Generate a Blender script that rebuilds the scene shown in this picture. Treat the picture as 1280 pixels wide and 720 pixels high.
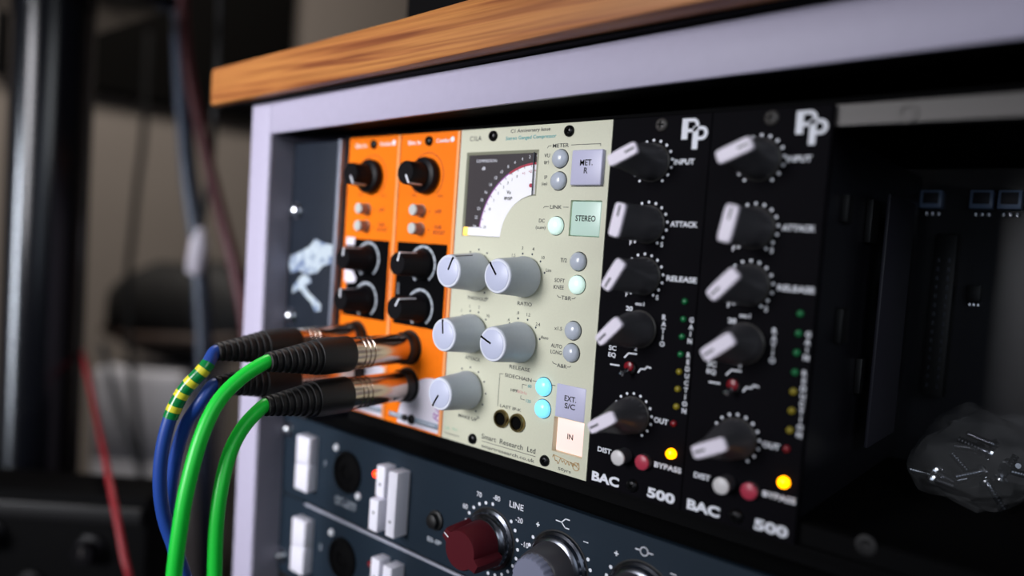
import bpy, bmesh, math, random
from mathutils import Vector, Matrix, Euler, noise

random.seed(7)
U = 0.001                      # every number below is in millimetres
scene = bpy.context.scene
for o in list(bpy.data.objects):
    bpy.data.objects.remove(o, do_unlink=True)
COL = scene.collection

# ------------------------------------------------------------------ camera
F_PX = 916.94
CAM_ROT = Euler((1.5209166, -0.0700989, 0.6956825), 'XYZ')
CAM_LOC = Vector((298.317, -226.819, 83.0707))
cd = bpy.data.cameras.new('camera')
cam = bpy.data.objects.new('camera', cd)
COL.objects.link(cam)
cam.location = CAM_LOC * U
cam.rotation_euler = CAM_ROT
cd.sensor_width = 36.0
cd.lens = F_PX * 36.0 / 1280.0
cd.clip_start = 0.01
cd.clip_end = 50
cd.dof.use_dof = True
cd.dof.focus_distance = 0.280
cd.dof.aperture_fstop = 3.0
cd.dof.aperture_blades = 9
scene.camera = cam

# ------------------------------------------------------------------ light
w = bpy.data.worlds.new('world')
scene.world = w
w.use_nodes = True
w.node_tree.nodes['Background'].inputs[0].default_value = (0.55, 0.6, 0.8, 1)
w.node_tree.nodes['Background'].inputs[1].default_value = 0.03


def area(name, loc, target, size, power, color, size_y=None):
    l = bpy.data.lights.new(name, 'AREA')
    l.energy = power
    l.color = color
    l.size = size
    if size_y:
        l.shape = 'RECTANGLE'
        l.size_y = size_y
    o = bpy.data.objects.new(name, l)
    COL.objects.link(o)
    o.location = Vector(loc) * U
    d = Vector(target) - Vector(loc)
    o.rotation_euler = d.to_track_quat('-Z', 'Y').to_euler()
    return o


key = area('key_light', (-150, -950, 260), (-130, 0, 60), 0.42, 1.55, (0.95, 0.95, 1.0))
key.data.spread = math.radians(50)
wl = area('pole_streak_fill', (-800, -1345, -90), (-700, 0, -60), 0.14, 1.8, (0.8, 0.88, 1.0), 0.7)  # added strip light for the streak on the pole and the cabinet front
wl.data.spread = math.radians(32)
area('interior_fill', (620, -760, 160), (250, 60, 80), 0.4, 0.6, (0.75, 0.85, 1.0))  # added fill for the slot interior and right-facing sides, no screen there
area('side_fill', (700, -420, 350), (60, 0, 20), 0.3, 1.0, (0.9, 0.95, 1.0))  # unseen fill added to lift the right-facing sides of knobs and keys
area('wall_fill', (-900, 250, 1600), (-1500, 750, -100), 0.5, 24.0, (1.0, 0.93, 0.86))  # added overhead light that brightens the left wall and the cabinet

vs = scene.view_settings
vs.view_transform = 'Standard'
vs.look = 'None'
vs.gamma = 1.0
vs.exposure = 0.0
vs.use_curve_mapping = False

CAM_R = CAM_ROT.to_matrix()


def ray(u, v):
    return CAM_R @ Vector(((u - 640) / F_PX, -(v - 360) / F_PX, -1.0))


def on_y(u, v, y=0.0):
    d = ray(u, v)
    return CAM_LOC + d * ((y - CAM_LOC.y) / d.y)


def at(u, v, depth):
    return CAM_LOC + ray(u, v) * depth


# ------------------------------------------------------------------ materials
def lin(c):
    return c / 12.92 if c <= 0.04045 else ((c + 0.055) / 1.055) ** 2.4


def hexc(h):
    h = h.lstrip('#')
    return tuple(lin(int(h[i:i + 2], 16) / 255) for i in (0, 2, 4)) + (1,)


MATS = {}


def mat(name, col, rough=0.5, metal=0.0, spec=0.5, grain=0.0, gscale=800, bump=0.0, emit=None, estr=0.0,
        trans=0.0, coat=0.0, alpha=1.0):
    if name in MATS:
        return MATS[name]
    m = bpy.data.materials.new(name)
    m.use_nodes = True
    nt = m.node_tree
    b = nt.nodes['Principled BSDF']
    c = hexc(col)
    b.inputs['Base Color'].default_value = c
    b.inputs['Roughness'].default_value = rough
    b.inputs['Metallic'].default_value = metal
    b.inputs['Specular IOR Level'].default_value = spec
    b.inputs['Transmission Weight'].default_value = trans
    b.inputs['Coat Weight'].default_value = coat
    b.inputs['Alpha'].default_value = alpha
    if emit:
        b.inputs['Emission Color'].default_value = hexc(emit)
        b.inputs['Emission Strength'].default_value = estr
    if grain or bump:
        tc = nt.nodes.new('ShaderNodeTexCoord')
        n = nt.nodes.new('ShaderNodeTexNoise')
        n.inputs['Scale'].default_value = gscale
        n.inputs['Detail'].default_value = 4
        nt.links.new(tc.outputs['Object'], n.inputs['Vector'])
        if grain:
            r = nt.nodes.new('ShaderNodeMix')
            r.data_type = 'RGBA'
            r.inputs['A'].default_value = tuple(x * (1 - grain) for x in c[:3]) + (1,)
            r.inputs['B'].default_value = tuple(min(1, x * (1 + grain)) for x in c[:3]) + (1,)
            nt.links.new(n.outputs['Fac'], r.inputs['Factor'])
            nt.links.new(r.outputs['Result'], b.inputs['Base Color'])
        if bump:
            bp = nt.nodes.new('ShaderNodeBump')
            bp.inputs['Strength'].default_value = bump
            bp.inputs['Distance'].default_value = 0.0003
            nt.links.new(n.outputs['Fac'], bp.inputs['Height'])
            nt.links.new(bp.outputs['Normal'], b.inputs['Normal'])
    MATS[name] = m
    return m


M = dict(
    cream=mat('cream_paint', '#d2d2bb', 0.45, grain=0.06, gscale=1500),
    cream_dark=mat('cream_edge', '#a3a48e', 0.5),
    orange=mat('orange_paint', '#f97a0a', 0.45, spec=0.2, grain=0.05, gscale=600),
    highlight_grey=mat('painted_edge_highlight', '#a9abb8', 0.35),  # pale tone of the highlight between the slate units
    bright_screw=mat('bright_zinc_screw', '#e6e8ee', 0.3),
    post_shade=mat('painted_post_shade', '#8e8b99', 0.6, grain=0.1, gscale=60),  # shade tone for the left post's inner face
    orange_glint=mat('painted_orange_glint', '#f8a86a', 0.4),  # pale tone for light caught on the orange edges
    black_panel=mat('black_anodised_panel', '#0c0b0f', 0.6, spec=0.03, grain=0.15, gscale=2500),
    black_print=mat('black_print', '#060608', 0.5, spec=0.04),
    slate=mat('slate_blue_paint', '#1a2733', 0.5, spec=0.25, grain=0.08, gscale=900),
    ear=mat('slate_grey_steel', '#1f252f', 0.55, spec=0.15, grain=0.12, gscale=120),
    ear_edge=mat('bare_steel_edge', '#9097a6', 0.35, metal=0.5),
    lavender=mat('lavender_grey_melamine', '#b5afc5', 0.5, grain=0.04, gscale=300, bump=0.05),
    black=mat('black_steel', '#0b0b0d', 0.5, grain=0.2, gscale=300),
    matte_black=mat('matte_black', '#040405', 0.8, spec=0.1),
    rubber=mat('black_rubber', '#0d0d0e', 0.5, grain=0.1, gscale=500),
    plastic=mat('black_knob_plastic', '#100f12', 0.4, spec=0.15),
    soft_black=mat('grey_black_knob_plastic', '#454448', 0.42),
    grey_knob=mat('grey_knob_plastic', '#b8bec6', 0.42, grain=0.05, gscale=900),
    cap=mat('pale_knob_cap', '#c9cee6', 0.38),
    cap_rim=mat('white_cap_rim', '#dfe2ee', 0.35),
    white_bar=mat('lavender_white_plastic', '#f0e8f6', 0.4),
    button_grey=mat('pale_grey_button', '#b9c0cc', 0.22, spec=0.6),
    button_sq=mat('lavender_square_button', '#c3c2dc', 0.35),
    key_white=mat('white_key_plastic', '#eceaf5', 0.4),
    print_white=mat('white_print', '#e8eaf2', 0.5),
    print_grey=mat('grey_print', '#3f413e', 0.6),
    print_teal=mat('teal_print', '#2f9aa0', 0.6),
    print_pink=mat('pink_print', '#d3a39b', 0.6),
    print_green=mat('pale_green_print', '#a2c7ab', 0.6),
    print_bronze=mat('bronze_print', '#c69a5e', 0.5),
    print_rust=mat('rust_print', '#9c2f06', 0.6),
    print_purple=mat('purple_print', '#a54fae', 0.6),
    label_white=mat('white_label', '#e9e4f1', 0.5),
    label_blue=mat('blue_grey_label', '#8fa0b4', 0.5),
    label_line=mat('dark_label_line', '#26303c', 0.5),
    arc_white=mat('white_dial_print', '#b8bfc8', 0.5),
    chrome=mat('polished_steel', '#d8dae0', 0.18, metal=1.0),
    alu=mat('brushed_aluminium', '#74777f', 0.25, metal=1.0),
    nickel=mat('nickel_shell', '#c9b9ac', 0.2, metal=1.0),
    brass=mat('dull_brass', '#8c7a52', 0.3, metal=1.0),
    screw_black=mat('black_screw', '#18181a', 0.3, metal=0.6),
    screw_dim=mat('dark_steel_screw', '#4b4846', 0.4),
    hole=mat('dark_hole', '#020202', 0.9, spec=0.1),
    red_knob=mat('burgundy_knob', '#4c0d18', 0.5, spec=0.25),
    grey_cap=mat('slate_grey_cap', '#7d8095', 0.45),
    dark_grey=mat('dark_grey_knob', '#3b3a3f', 0.4),
    led_blue=mat('lit_blue_led', '#8fdcf5', 0.25, emit='#6fd6ff', estr=0.75),
    led_white=mat('lit_pale_led', '#dff0ea', 0.25, emit='#d5fff0', estr=0.4),
    btn_green=mat('lit_green_button', '#bccdc4', 0.3, emit='#baffe0', estr=0.14),
    btn_warm=mat('lit_warm_button', '#f0dcd8', 0.3, emit='#ffd6c2', estr=0.45),
    led_amber=mat('lit_amber_led', '#ffb000', 0.2, emit='#ff9a00', estr=5.0),
    led_red_on=mat('lit_red_led', '#ff3a10', 0.2, emit='#ff3508', estr=5.0),
    led_green_on=mat('lit_green_led', '#7dff20', 0.2, emit='#6dff10', estr=2.5),
    led_green=mat('dark_green_led', '#0f6b3a', 0.25),
    led_yellow=mat('dark_yellow_led', '#8d7f1d', 0.25),
    led_red=mat('dark_red_led', '#7a0f1c', 0.25),
    red_button=mat('red_button', '#b2384d', 0.35),
    white_button=mat('white_round_button', '#d6d3d3', 0.35),
    grey_button=mat('grey_round_button', '#c4c6c2', 0.35),
    grey_button_side=mat('taupe_button_side', '#8b7672', 0.3),
    meter_white=mat('backlit_meter_face', '#e9e8ee', 0.5, emit='#fbfaff', estr=0.12),
    meter_black=mat('meter_black_scale', '#2a2226', 0.5),
    meter_lamp=mat('meter_lamp', '#ffd870', 0.3, emit='#ffc63a', estr=1.6),
    blue_cable=mat('blue_cable_jacket', '#1d4190', 0.4),
    green_cable=mat('green_cable_jacket', '#12cf3a', 0.38),
    tag_green=mat('green_tag', '#0b7a3a', 0.2),
    tag_yellow=mat('yellow_tag', '#d6cf36', 0.25),
    red_cable=mat('red_cable', '#8a1420', 0.5),
    dim_red_cable=mat('dark_red_cable', '#4a0f18', 0.5),
    steel_blue=mat('grey_blue_cable', '#2b3344', 0.4),
    rail=mat('grey_aluminium_rail', '#5f5a57', 0.5),
    pcb=mat('dark_circuit_board', '#15151b', 0.35, grain=0.3, gscale=200),
    shield=mat('slate_shield', '#2a2933', 0.5),
    comp=mat('blue_white_component', '#8ea5c8', 0.3),
    wall=mat('grey_wall_paint', '#8f867e', 0.8, grain=0.05, gscale=6),
    floor=mat('dark_floor', '#2a2725', 0.6, grain=0.2, gscale=20),
    ceil=mat('ceiling_paint', '#3b3937', 0.8),
    satin_black=mat('satin_black_tube', '#0a0b10', 0.2),
    bag_black=mat('black_nylon', '#0c0b0b', 0.7, grain=0.2, gscale=60),
    bag_brown=mat('brown_leather', '#3a2a22', 0.6),
    grey_bin=mat('grey_plastic_bin', '#dadae2', 0.5),
    fabric=mat('black_acoustic_fabric', '#0e0d0c', 0.95, spec=0.1, grain=0.2, gscale=400),
)


def wood_material():
    m = bpy.data.materials.new('oiled_pine_edge')
    m.use_nodes = True
    nt = m.node_tree
    b = nt.nodes['Principled BSDF']
    b.inputs['Roughness'].default_value = 0.42
    tc = nt.nodes.new('ShaderNodeTexCoord')
    mp = nt.nodes.new('ShaderNodeMapping')
    mp.inputs['Scale'].default_value = (4.5, 30, 240)
    mp.inputs['Rotation'].default_value = (0, 0.022, 0)
    nt.links.new(tc.outputs['Object'], mp.inputs['Vector'])
    n1 = nt.nodes.new('ShaderNodeTexNoise')
    n1.inputs['Scale'].default_value = 1.6
    n1.inputs['Detail'].default_value = 3
    n1.inputs['Distortion'].default_value = 0.6
    nt.links.new(mp.outputs['Vector'], n1.inputs['Vector'])
    mp2 = nt.nodes.new('ShaderNodeMapping')
    mp2.inputs['Scale'].default_value = (18, 60, 900)
    mp2.inputs['Rotation'].default_value = (0, 0.022, 0)
    nt.links.new(tc.outputs['Object'], mp2.inputs['Vector'])
    n2 = nt.nodes.new('ShaderNodeTexNoise')
    n2.inputs['Scale'].default_value = 1.0
    n2.inputs['Detail'].default_value = 5
    nt.links.new(mp2.outputs['Vector'], n2.inputs['Vector'])
    r1 = nt.nodes.new('ShaderNodeValToRGB')
    e = r1.color_ramp.elements
    e[0].position = 0.36
    e[0].color = hexc('#8f4f28')
    e[1].position = 0.62
    e[1].color = hexc('#c58344')
    x = r1.color_ramp.elements.new(0.47)
    x.color = hexc('#b3703a')
    nt.links.new(n1.outputs['Fac'], r1.inputs['Fac'])
    r2 = nt.nodes.new('ShaderNodeValToRGB')
    r2.color_ramp.elements[0].position = 0.3
    r2.color_ramp.elements[0].color = (0.72, 0.66, 0.6, 1)
    r2.color_ramp.elements[1].position = 0.6
    r2.color_ramp.elements[1].color = (1, 1, 1, 1)
    nt.links.new(n2.outputs['Fac'], r2.inputs['Fac'])
    mx = nt.nodes.new('ShaderNodeMix')
    mx.data_type = 'RGBA'
    mx.blend_type = 'MULTIPLY'
    mx.inputs['Factor'].default_value = 1
    nt.links.new(r1.outputs['Color'], mx.inputs['A'])
    nt.links.new(r2.outputs['Color'], mx.inputs['B'])
    nt.links.new(mx.outputs['Result'], b.inputs['Base Color'])
    bp = nt.nodes.new('ShaderNodeBump')
    bp.inputs['Strength'].default_value = 0.25
    bp.inputs['Distance'].default_value = 0.0004
    nt.links.new(n2.outputs['Fac'], bp.inputs['Height'])
    nt.links.new(bp.outputs['Normal'], b.inputs['Normal'])
    return m


M['wood'] = wood_material()


def sticker_material():
    m = bpy.data.materials.new('worn_white_sticker')
    m.use_nodes = True
    nt = m.node_tree
    b = nt.nodes['Principled BSDF']
    tc = nt.nodes.new('ShaderNodeTexCoord')
    n = nt.nodes.new('ShaderNodeTexNoise')
    n.inputs['Scale'].default_value = 190
    n.inputs['Detail'].default_value = 3
    nt.links.new(tc.outputs['Object'], n.inputs['Vector'])
    r = nt.nodes.new('ShaderNodeValToRGB')
    r.color_ramp.elements[0].position = 0.38
    r.color_ramp.elements[0].color = hexc('#6d7fa0')
    r.color_ramp.elements[1].position = 0.55
    r.color_ramp.elements[1].color = hexc('#bcc8d0')
    nt.links.new(n.outputs['Fac'], r.inputs['Fac'])
    nt.links.new(r.outputs['Color'], b.inputs['Base Color'])
    return m


M['sticker'] = sticker_material()


def clear_bag_material():
    m = bpy.data.materials.new('clear_polythene')
    m.use_nodes = True
    nt = m.node_tree
    b = nt.nodes['Principled BSDF']
    b.inputs['Base Color'].default_value = (0.7, 0.72, 0.75, 1)
    b.inputs['Roughness'].default_value = 0.22
    b.inputs['Alpha'].default_value = 0.045
    return m


M['poly'] = clear_bag_material()


# ------------------------------------------------------------------ geometry helpers
def basis(d):
    d = Vector(d).normalized()
    a = Vector((1, 0, 0)) if abs(d.x) < 0.8 else Vector((0, 0, 1))
    x = d.cross(a).normalized()
    return x, d.cross(x).normalized(), d


class B:
    """collects shapes (millimetres) for ONE mesh object"""

    def __init__(self):
        self.bm = bmesh.new()

    def box(self, x0, x1, y0, y1, z0, z1, bev=0.0, seg=2):
        t = bmesh.new()
        bmesh.ops.create_cube(t, size=1)
        for v in t.verts:
            v.co = Vector((x0 + (v.co.x + .5) * (x1 - x0), y0 + (v.co.y + .5) * (y1 - y0), z0 + (v.co.z + .5) * (z1 - z0)))
        if bev:
            bmesh.ops.bevel(t, geom=t.edges[:], offset=bev, segments=seg, affect='EDGES', profile=0.5)
        self.merge(t)
        return self

    def merge(self, t):
        me = bpy.data.meshes.new('t')
        t.to_mesh(me)
        t.free()
        self.bm.from_mesh(me)
        bpy.data.meshes.remove(me)

    def rings(self, rings, cap0=True, cap1=True, closed=True):
        bm = self.bm
        vr = [[bm.verts.new(p) for p in r] for r in rings]
        n = len(rings[0])
        for a, b in zip(vr, vr[1:]):
            for i in range(n if closed else n - 1):
                j = (i + 1) % n
                bm.faces.new((a[i], a[j], b[j], b[i]))
        if cap0:
            bm.faces.new(list(reversed(vr[0])))
        if cap1:
            bm.faces.new(vr[-1])
        return self

    def lathe(self, org, profile, axis=(0, -1, 0), seg=40, cap0=True, cap1=True):
        """profile = [(radius, distance along axis)]"""
        x, y, d = basis(axis)
        org = Vector(org)
        rr = []
        for r, h in profile:
            r = max(r, 0.001)
            rr.append([org + d * h + x * (r * math.cos(2 * math.pi * i / seg)) + y * (r * math.sin(2 * math.pi * i / seg)) for i in range(seg)])
        return self.rings(rr, cap0, cap1)

    def tube(self, pts, r, seg=14, cap=True):
        pts = [Vector(p) for p in pts]
        rr = []
        t = (pts[1] - pts[0]).normalized()
        nx, ny, _ = basis(t)
        for i, p in enumerate(pts):
            t2 = (pts[min(i + 1, len(pts) - 1)] - pts[max(i - 1, 0)]).normalized()
            q = t.rotation_difference(t2)
            nx = q @ nx
            ny = q @ ny
            t = t2
            rad = r(i / (len(pts) - 1)) if callable(r) else r
            rr.append([p + nx * (rad * math.cos(2 * math.pi * k / seg)) + ny * (rad * math.sin(2 * math.pi * k / seg)) for k in range(seg)])
        return self.rings(rr, cap, cap)

    def loft(self, outlines, cap0=True, cap1=True):
        """outlines = [(y, [(x, z), ...])] front to the viewer at smaller y"""
        return self.rings([[Vector((x, y, z)) for x, z in o] for y, o in outlines], cap0, cap1)

    def flat(self, poly, y):
        vs_ = [self.bm.verts.new((x, y, z)) for x, z in poly]
        f = self.bm.faces.new(vs_)
        f.normal_update()
        if f.normal.y > 0:
            f.normal_flip()
        return self

    def disc(self, cx, cz, r, y=-0.06, seg=14):
        return self.flat([(cx + r * math.cos(2 * math.pi * i / seg), cz + r * math.sin(2 * math.pi * i / seg)) for i in range(seg)], y)

    def arc(self, cx, cz, r0, r1, a0, a1, y=-0.06, seg=40):
        """printed ring band; angles clockwise from up, degrees"""
        for i in range(seg):
            a = math.radians(a0 + (a1 - a0) * i / seg)
            b = math.radians(a0 + (a1 - a0) * (i + 1) / seg)
            self.flat([(cx + r0 * math.sin(a), cz + r0 * math.cos(a)), (cx + r1 * math.sin(a), cz + r1 * math.cos(a)),
                       (cx + r1 * math.sin(b), cz + r1 * math.cos(b)), (cx + r0 * math.sin(b), cz + r0 * math.cos(b))], y)
        return self

    def stroke(self, pts, wdt, y=-0.06):
        for (x0, z0), (x1, z1) in zip(pts, pts[1:]):
            dx, dz = x1 - x0, z1 - z0
            l = math.hypot(dx, dz) or 1
            ex, ez = dx / l * wdt * .25, dz / l * wdt * .25
            nx, nz = -dz / l * wdt / 2, dx / l * wdt / 2
            self.flat([(x0 - ex + nx, z0 - ez + nz), (x1 + ex + nx, z1 + ez + nz), (x1 + ex - nx, z1 + ez - nz), (x0 - ex - nx, z0 - ez - nz)], y)
        return self

    def obj(self, name, material, parent=None, smooth=40, recalc=True):
        bm = self.bm
        if recalc:
            bmesh.ops.recalc_face_normals(bm, faces=bm.faces[:])
        for v in bm.verts:
            v.co *= U
        me = bpy.data.meshes.new(name)
        bm.to_mesh(me)
        bm.free()
        return link(name, me, material, parent, smooth)


def link(name, me, material, parent=None, smooth=40):
    if smooth:
        me.shade_smooth()
        me.set_sharp_from_angle(angle=math.radians(smooth))
    me.materials.append(M[material] if isinstance(material, str) else material)
    o = bpy.data.objects.new(name, me)
    COL.objects.link(o)
    if parent:
        o.parent = parent
    return o


def tag(o, label, cat=None, group=None, kind=None):
    if label:
        o['label'] = label
    if cat:
        o['category'] = cat
    if group:
        o['group'] = group
    if kind:
        o['kind'] = kind
    return o


def thing(name, label, cat, loc, group=None):
    o = bpy.data.objects.new(name, None)
    o.empty_display_size = 0.01
    COL.objects.link(o)
    o.location = Vector(loc) * U
    return tag(o, label, cat, group)


def curve_mesh(loops, thick):
    cu = bpy.data.curves.new('tmp', 'CURVE')
    cu.dimensions = '2D'
    cu.fill_mode = 'BOTH'
    cu.extrude = thick / 2
    for lp in loops:
        s = cu.splines.new('POLY')
        s.points.add(len(lp) - 1)
        for p, (x, z) in zip(s.points, lp):
            p.co = (x, z, 0, 1)
        s.use_cyclic_u = True
    return to_mesh(cu)


def to_mesh(cu):
    o = bpy.data.objects.new('tmp', cu)
    COL.objects.link(o)
    dg = bpy.context.evaluated_depsgraph_get()
    me = bpy.data.meshes.new_from_object(o.evaluated_get(dg))
    bpy.data.objects.remove(o)
    bpy.data.curves.remove(cu)
    return me


def plate(name, loops, y0, y1, material, parent):
    """flat sheet with holes between y0 (front) and y1 (back)"""
    me = curve_mesh(loops, y1 - y0)
    ym = (y0 + y1) / 2
    for v in me.vertices:
        x, z, t = v.co
        v.co = Vector((x, ym - t, z)) * U
    return link(name, me, material, parent, 40)


def rect(x0, x1, z0, z1, r=0.0, n=4):
    if not r:
        return [(x0, z0), (x1, z0), (x1, z1), (x0, z1)]
    pts = []
    for cx, cz, a in ((x1 - r, z0 + r, -90), (x1 - r, z1 - r, 0), (x0 + r, z1 - r, 90), (x0 + r, z0 + r, 180)):
        for i in range(n + 1):
            t = math.radians(a + 90 * i / n)
            pts.append((cx + r * math.cos(t), cz + r * math.sin(t)))
    return pts


def circ(cx, cz, r, n=32):
    return [(cx + r * math.cos(2 * math.pi * i / n), cz + r * math.sin(2 * math.pi * i / n)) for i in range(n)]


def text(s, x, z, h, material, parent, w=None, align='C', bold=0.0, y=-0.07, name='lettering', rot=0, shear=0):
    """flat printed lettering: bounding height h, centre height z; x is centre / left / right"""
    cu = bpy.data.curves.new('tmp', 'FONT')
    cu.body = s
    cu.size = 1
    cu.resolution_u = 3
    cu.offset = bold
    cu.shear = shear
    me = to_mesh(cu)
    if not me.vertices:
        return None
    xs = [v.co.x for v in me.vertices]
    zs = [v.co.y for v in me.vertices]
    x0, x1, z0, z1 = min(xs), max(xs), min(zs), max(zs)
    k = h / (z1 - z0)
    kx = w / (x1 - x0) if w else k
    W = (x1 - x0) * kx
    off = {'C': -W / 2, 'L': 0, 'R': -W}[align]
    cr, sr = math.cos(rot), math.sin(rot)
    for v in me.vertices:
        a = (v.co.x - x0) * kx + off
        b = (v.co.y - z0) * k - h / 2
        v.co = Vector((x + a * cr - b * sr, y, z + a * sr + b * cr)) * U
    return link(name, me, material, parent, 0)


def smooth_path(pts, n=12):
    P = [Vector(p) for p in pts]
    P = [P[0] * 2 - P[1]] + P + [P[-1] * 2 - P[-2]]
    out = []
    for i in range(1, len(P) - 2):
        a, b, c, d = P[i - 1:i + 3]
        for k in range(n):
            t = k / n
            out.append(0.5 * ((2 * b) + (c - a) * t + (2 * a - 5 * b + 4 * c - d) * t * t + (3 * b - a - 3 * c + d) * t ** 3))
    out.append(P[-2])
    return out


def pol(cx, cz, r, deg):
    a = math.radians(deg)
    return cx + r * math.sin(a), cz + r * math.cos(a)


# ------------------------------------------------------------------ room
def struct(b, name, material):
    return tag(b.obj(name, material, None, 0), None, kind='structure')


FL = -750
struct(B().box(-2050, 1800, -1800, 2700, FL - 40, FL), 'floor', 'floor')
struct(B().box(-2050, -2000, -1800, 2700, FL, 1900), 'wall_left', 'wall')
struct(B().box(-2000, 1800, 2650, 2700, FL, 1900), 'wall_back', 'wall')
struct(B().box(-2050, 1800, -1800, 2700, 1900, 1940), 'ceiling', 'ceil')

# ------------------------------------------------------------------ rack desk
desk = thing('rack_desk', 'lavender grey rack desk with a thick orange-brown wooden top', 'desk', (0, 0, FL),)
TILT = 0.0225


def tilt(bm, k):
    """the carcass leans slightly against the rack gear (about one degree)"""
    px, pz = -46, 134.6
    for v in bm.verts:
        x, z = v.co.x - px, v.co.z - pz
        v.co.x = px + x * math.cos(k) - z * math.sin(k)
        v.co.z = pz + x * math.sin(k) + z * math.cos(k)


def desk_part(name, bx, material, k=TILT, bev=0.6, parent=desk):
    b = B().box(*bx, bev)
    tilt(b.bm, k)
    for v in b.bm.verts:
        v.co.z -= FL
    return b.obj(name, material, parent)


desk_part('side_panel', (-63.6, -46, -16, 330, FL + 4, 151.3), 'lavender', 0.016)
desk_part('inner_shade_sheet', (-46, -45.2, -15.2, 318, -420, 134), 'post_shade', 0.016, 0.0)  # thin sheet; shade on the post's inner face put into its grey
desk_part('side_panel', (438, 456, -16, 330, FL - 6, 151.3), 'lavender', 0.004)
desk_part('top_rail', (-45.6, 438, -16, -14.2, 134.8, 151.3), 'lavender', bev=0.4)
desk_part('rail_shade_block', (-45.6, 438, -14.2, 2, 135.4, 151.3), 'matte_black', bev=0)  # black block standing in for the shade under and behind the rail
desk_part('back_shade_panel', (-45, 438, 318, 330, -420, 150), 'matte_black', 0.0)  # unseen black board added to keep the space behind the gear dark
desk_part('bottom_shelf', (-44, 437, -10, 318, -440, -422), 'lavender', 0.0)
# steel rack strips behind the ears
for x0, x1 in ((-43, -24), (417, 437)):
    desk_part('rack_rail', (x0, x1, 0.6, 3.0, -420, 132), 'black', 0.0, 0.0)
# wooden top: rounded front-left corner, front edge runs slightly forward to the right
b = B()
top = []
for y_in, z in ((2.2, 152.0), (0.4, 152.6), (0, 154), (0, 170.3), (0.6, 172.0), (2.6, 172.7)):
    ring = []
    pts = [(-93.5 + y_in, 340), (-93.5 + y_in, -22.0 + y_in)]
    for i in range(7):
        a = math.pi + math.pi / 2 * i / 6
        pts.append((-91.5 + (2.0 - y_in * .5) * math.cos(a), -22.2 + y_in * .5 + (2.0 - y_in * .5) * math.sin(a)))
    pts += [(60, -25.6 + y_in), (200, -30 + y_in), (520, -36 + y_in), (520, 340)]
    ring = [Vector((x, y, z)) for x, y in pts]
    top.append(ring)
b.rings(top)
tilt(b.bm, 0.0262)
for v in b.bm.verts:
    v.co.z -= FL
tag(b.obj('wooden_top', 'wood', desk), 'orange-brown wooden top with wavy grain')
desk_part('underside_shade_sheet', (-88, 515, -20.5, 338, 151.0, 152.2), 'matte_black', 0.0262, 0.0)  # black sheet added to paint the shade under the wooden top

# ------------------------------------------------------------------ module rack (ten-slot chassis)
ch = thing('module_rack', 'dark steel module rack with slate ear and empty slots at one end', 'audio rack', (0, 0, -2))


def cpart(name, b, material, smooth=40, parent=None):
    for v in b.bm.verts:
        v.co.z += 2
    return b.obj(name, material, parent or ch, smooth)


cpart('rack_ear', B().box(-44, -5.2, -2.2, 0.4, 0.4, 131.8, 0.3), 'ear')
cpart('ear_edge', B().box(-5.0, -2.6, -3.2, 1.5, -0.5, 132.3, 0.3), 'ear_edge')
cpart('rack_ear', B().box(384, 436, -2.2, 0.4, 0.4, 131.8, 0.3), 'ear')
cpart('side_wall', B().box(-3.2, -1.6, 1, 160, -2, 134), 'black')
cpart('side_wall', B().box(382.4, 384, 1, 160, -2, 134), 'black')
cpart('top_plate', B().box(-3.2, 384, 3, 160, 134, 135.2), 'matte_black')
cpart('bottom_plate', B().box(-3.2, 384, 3.4, 160, -2, -0.8), 'matte_black')
cpart('bottom_lip', B().box(-3.2, 384, 12, 14, -9.5, -2), 'matte_black')
b = B().box(-1.4, 382.2, 152.5, 154.5, -0.6, 133.8)
cpart('backplane', b, 'pcb')
plate_holes = [circ(19.05 + 38.1 * i, 131.8, 1.5, 16) for i in range(10)]
plate('mounting_rail', [rect(-1.4, 382.2, 129.2, 135.4)] + plate_holes, 3.2, 8.0, 'rail', ch)
plate('mounting_rail', [rect(-1.4, 382.2, 2.0, 8.2)] + [circ(19.05 + 38.1 * i, 7.2, 1.5, 16) for i in range(10)], 3.2, 8.0, 'matte_black', ch)
for z in (129.8, 5.4):
    b = B().lathe((247.65, 3.2, z), [(2.9, 0), (2.9, 0.6), (1.6, 0.7), (1.5, -0.2)], seg=24)
    cpart('screw_bush', b, 'rail' if z > 50 else 'black')
# rack screws of the ear
for z in (97.0, 41.5):
    zz = z - 0.6
    b = B().lathe((-37.8, -2.3, zz), [(4.6, 0), (4.6, 0.9), (3.4, 1.0), (3.6, 2.2), (3.0, 3.6), (1.5, 4.2), (1.3, 3.0)], seg=28)
    cpart('rack_screw', b, 'chrome')


# worn sticker on the ear
def sticker(px):
    pts = [on_y(u, v, -2.35) for u, v in px]
    b = B()
    n = len(pts)
    b.rings([[Vector((p.x, -2.22, p.z)) for p in pts], [Vector((p.x, -2.42, p.z)) for p in pts]])
    return cpart('worn_sticker', b, 'sticker', 0)


sticker([(386, 309), (394, 299), (406, 304), (420, 307), (418, 322), (414, 330), (404, 332), (396, 341), (384, 343), (374, 338), (364, 341), (361, 330), (364, 320), (374, 315)])
sticker([(378, 343), (387, 346), (389, 353), (381, 357), (386, 366), (395, 374), (401, 381), (400, 389), (393, 389), (389, 378), (381, 370), (375, 361), (365, 366), (367, 357), (372, 351)])
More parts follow.
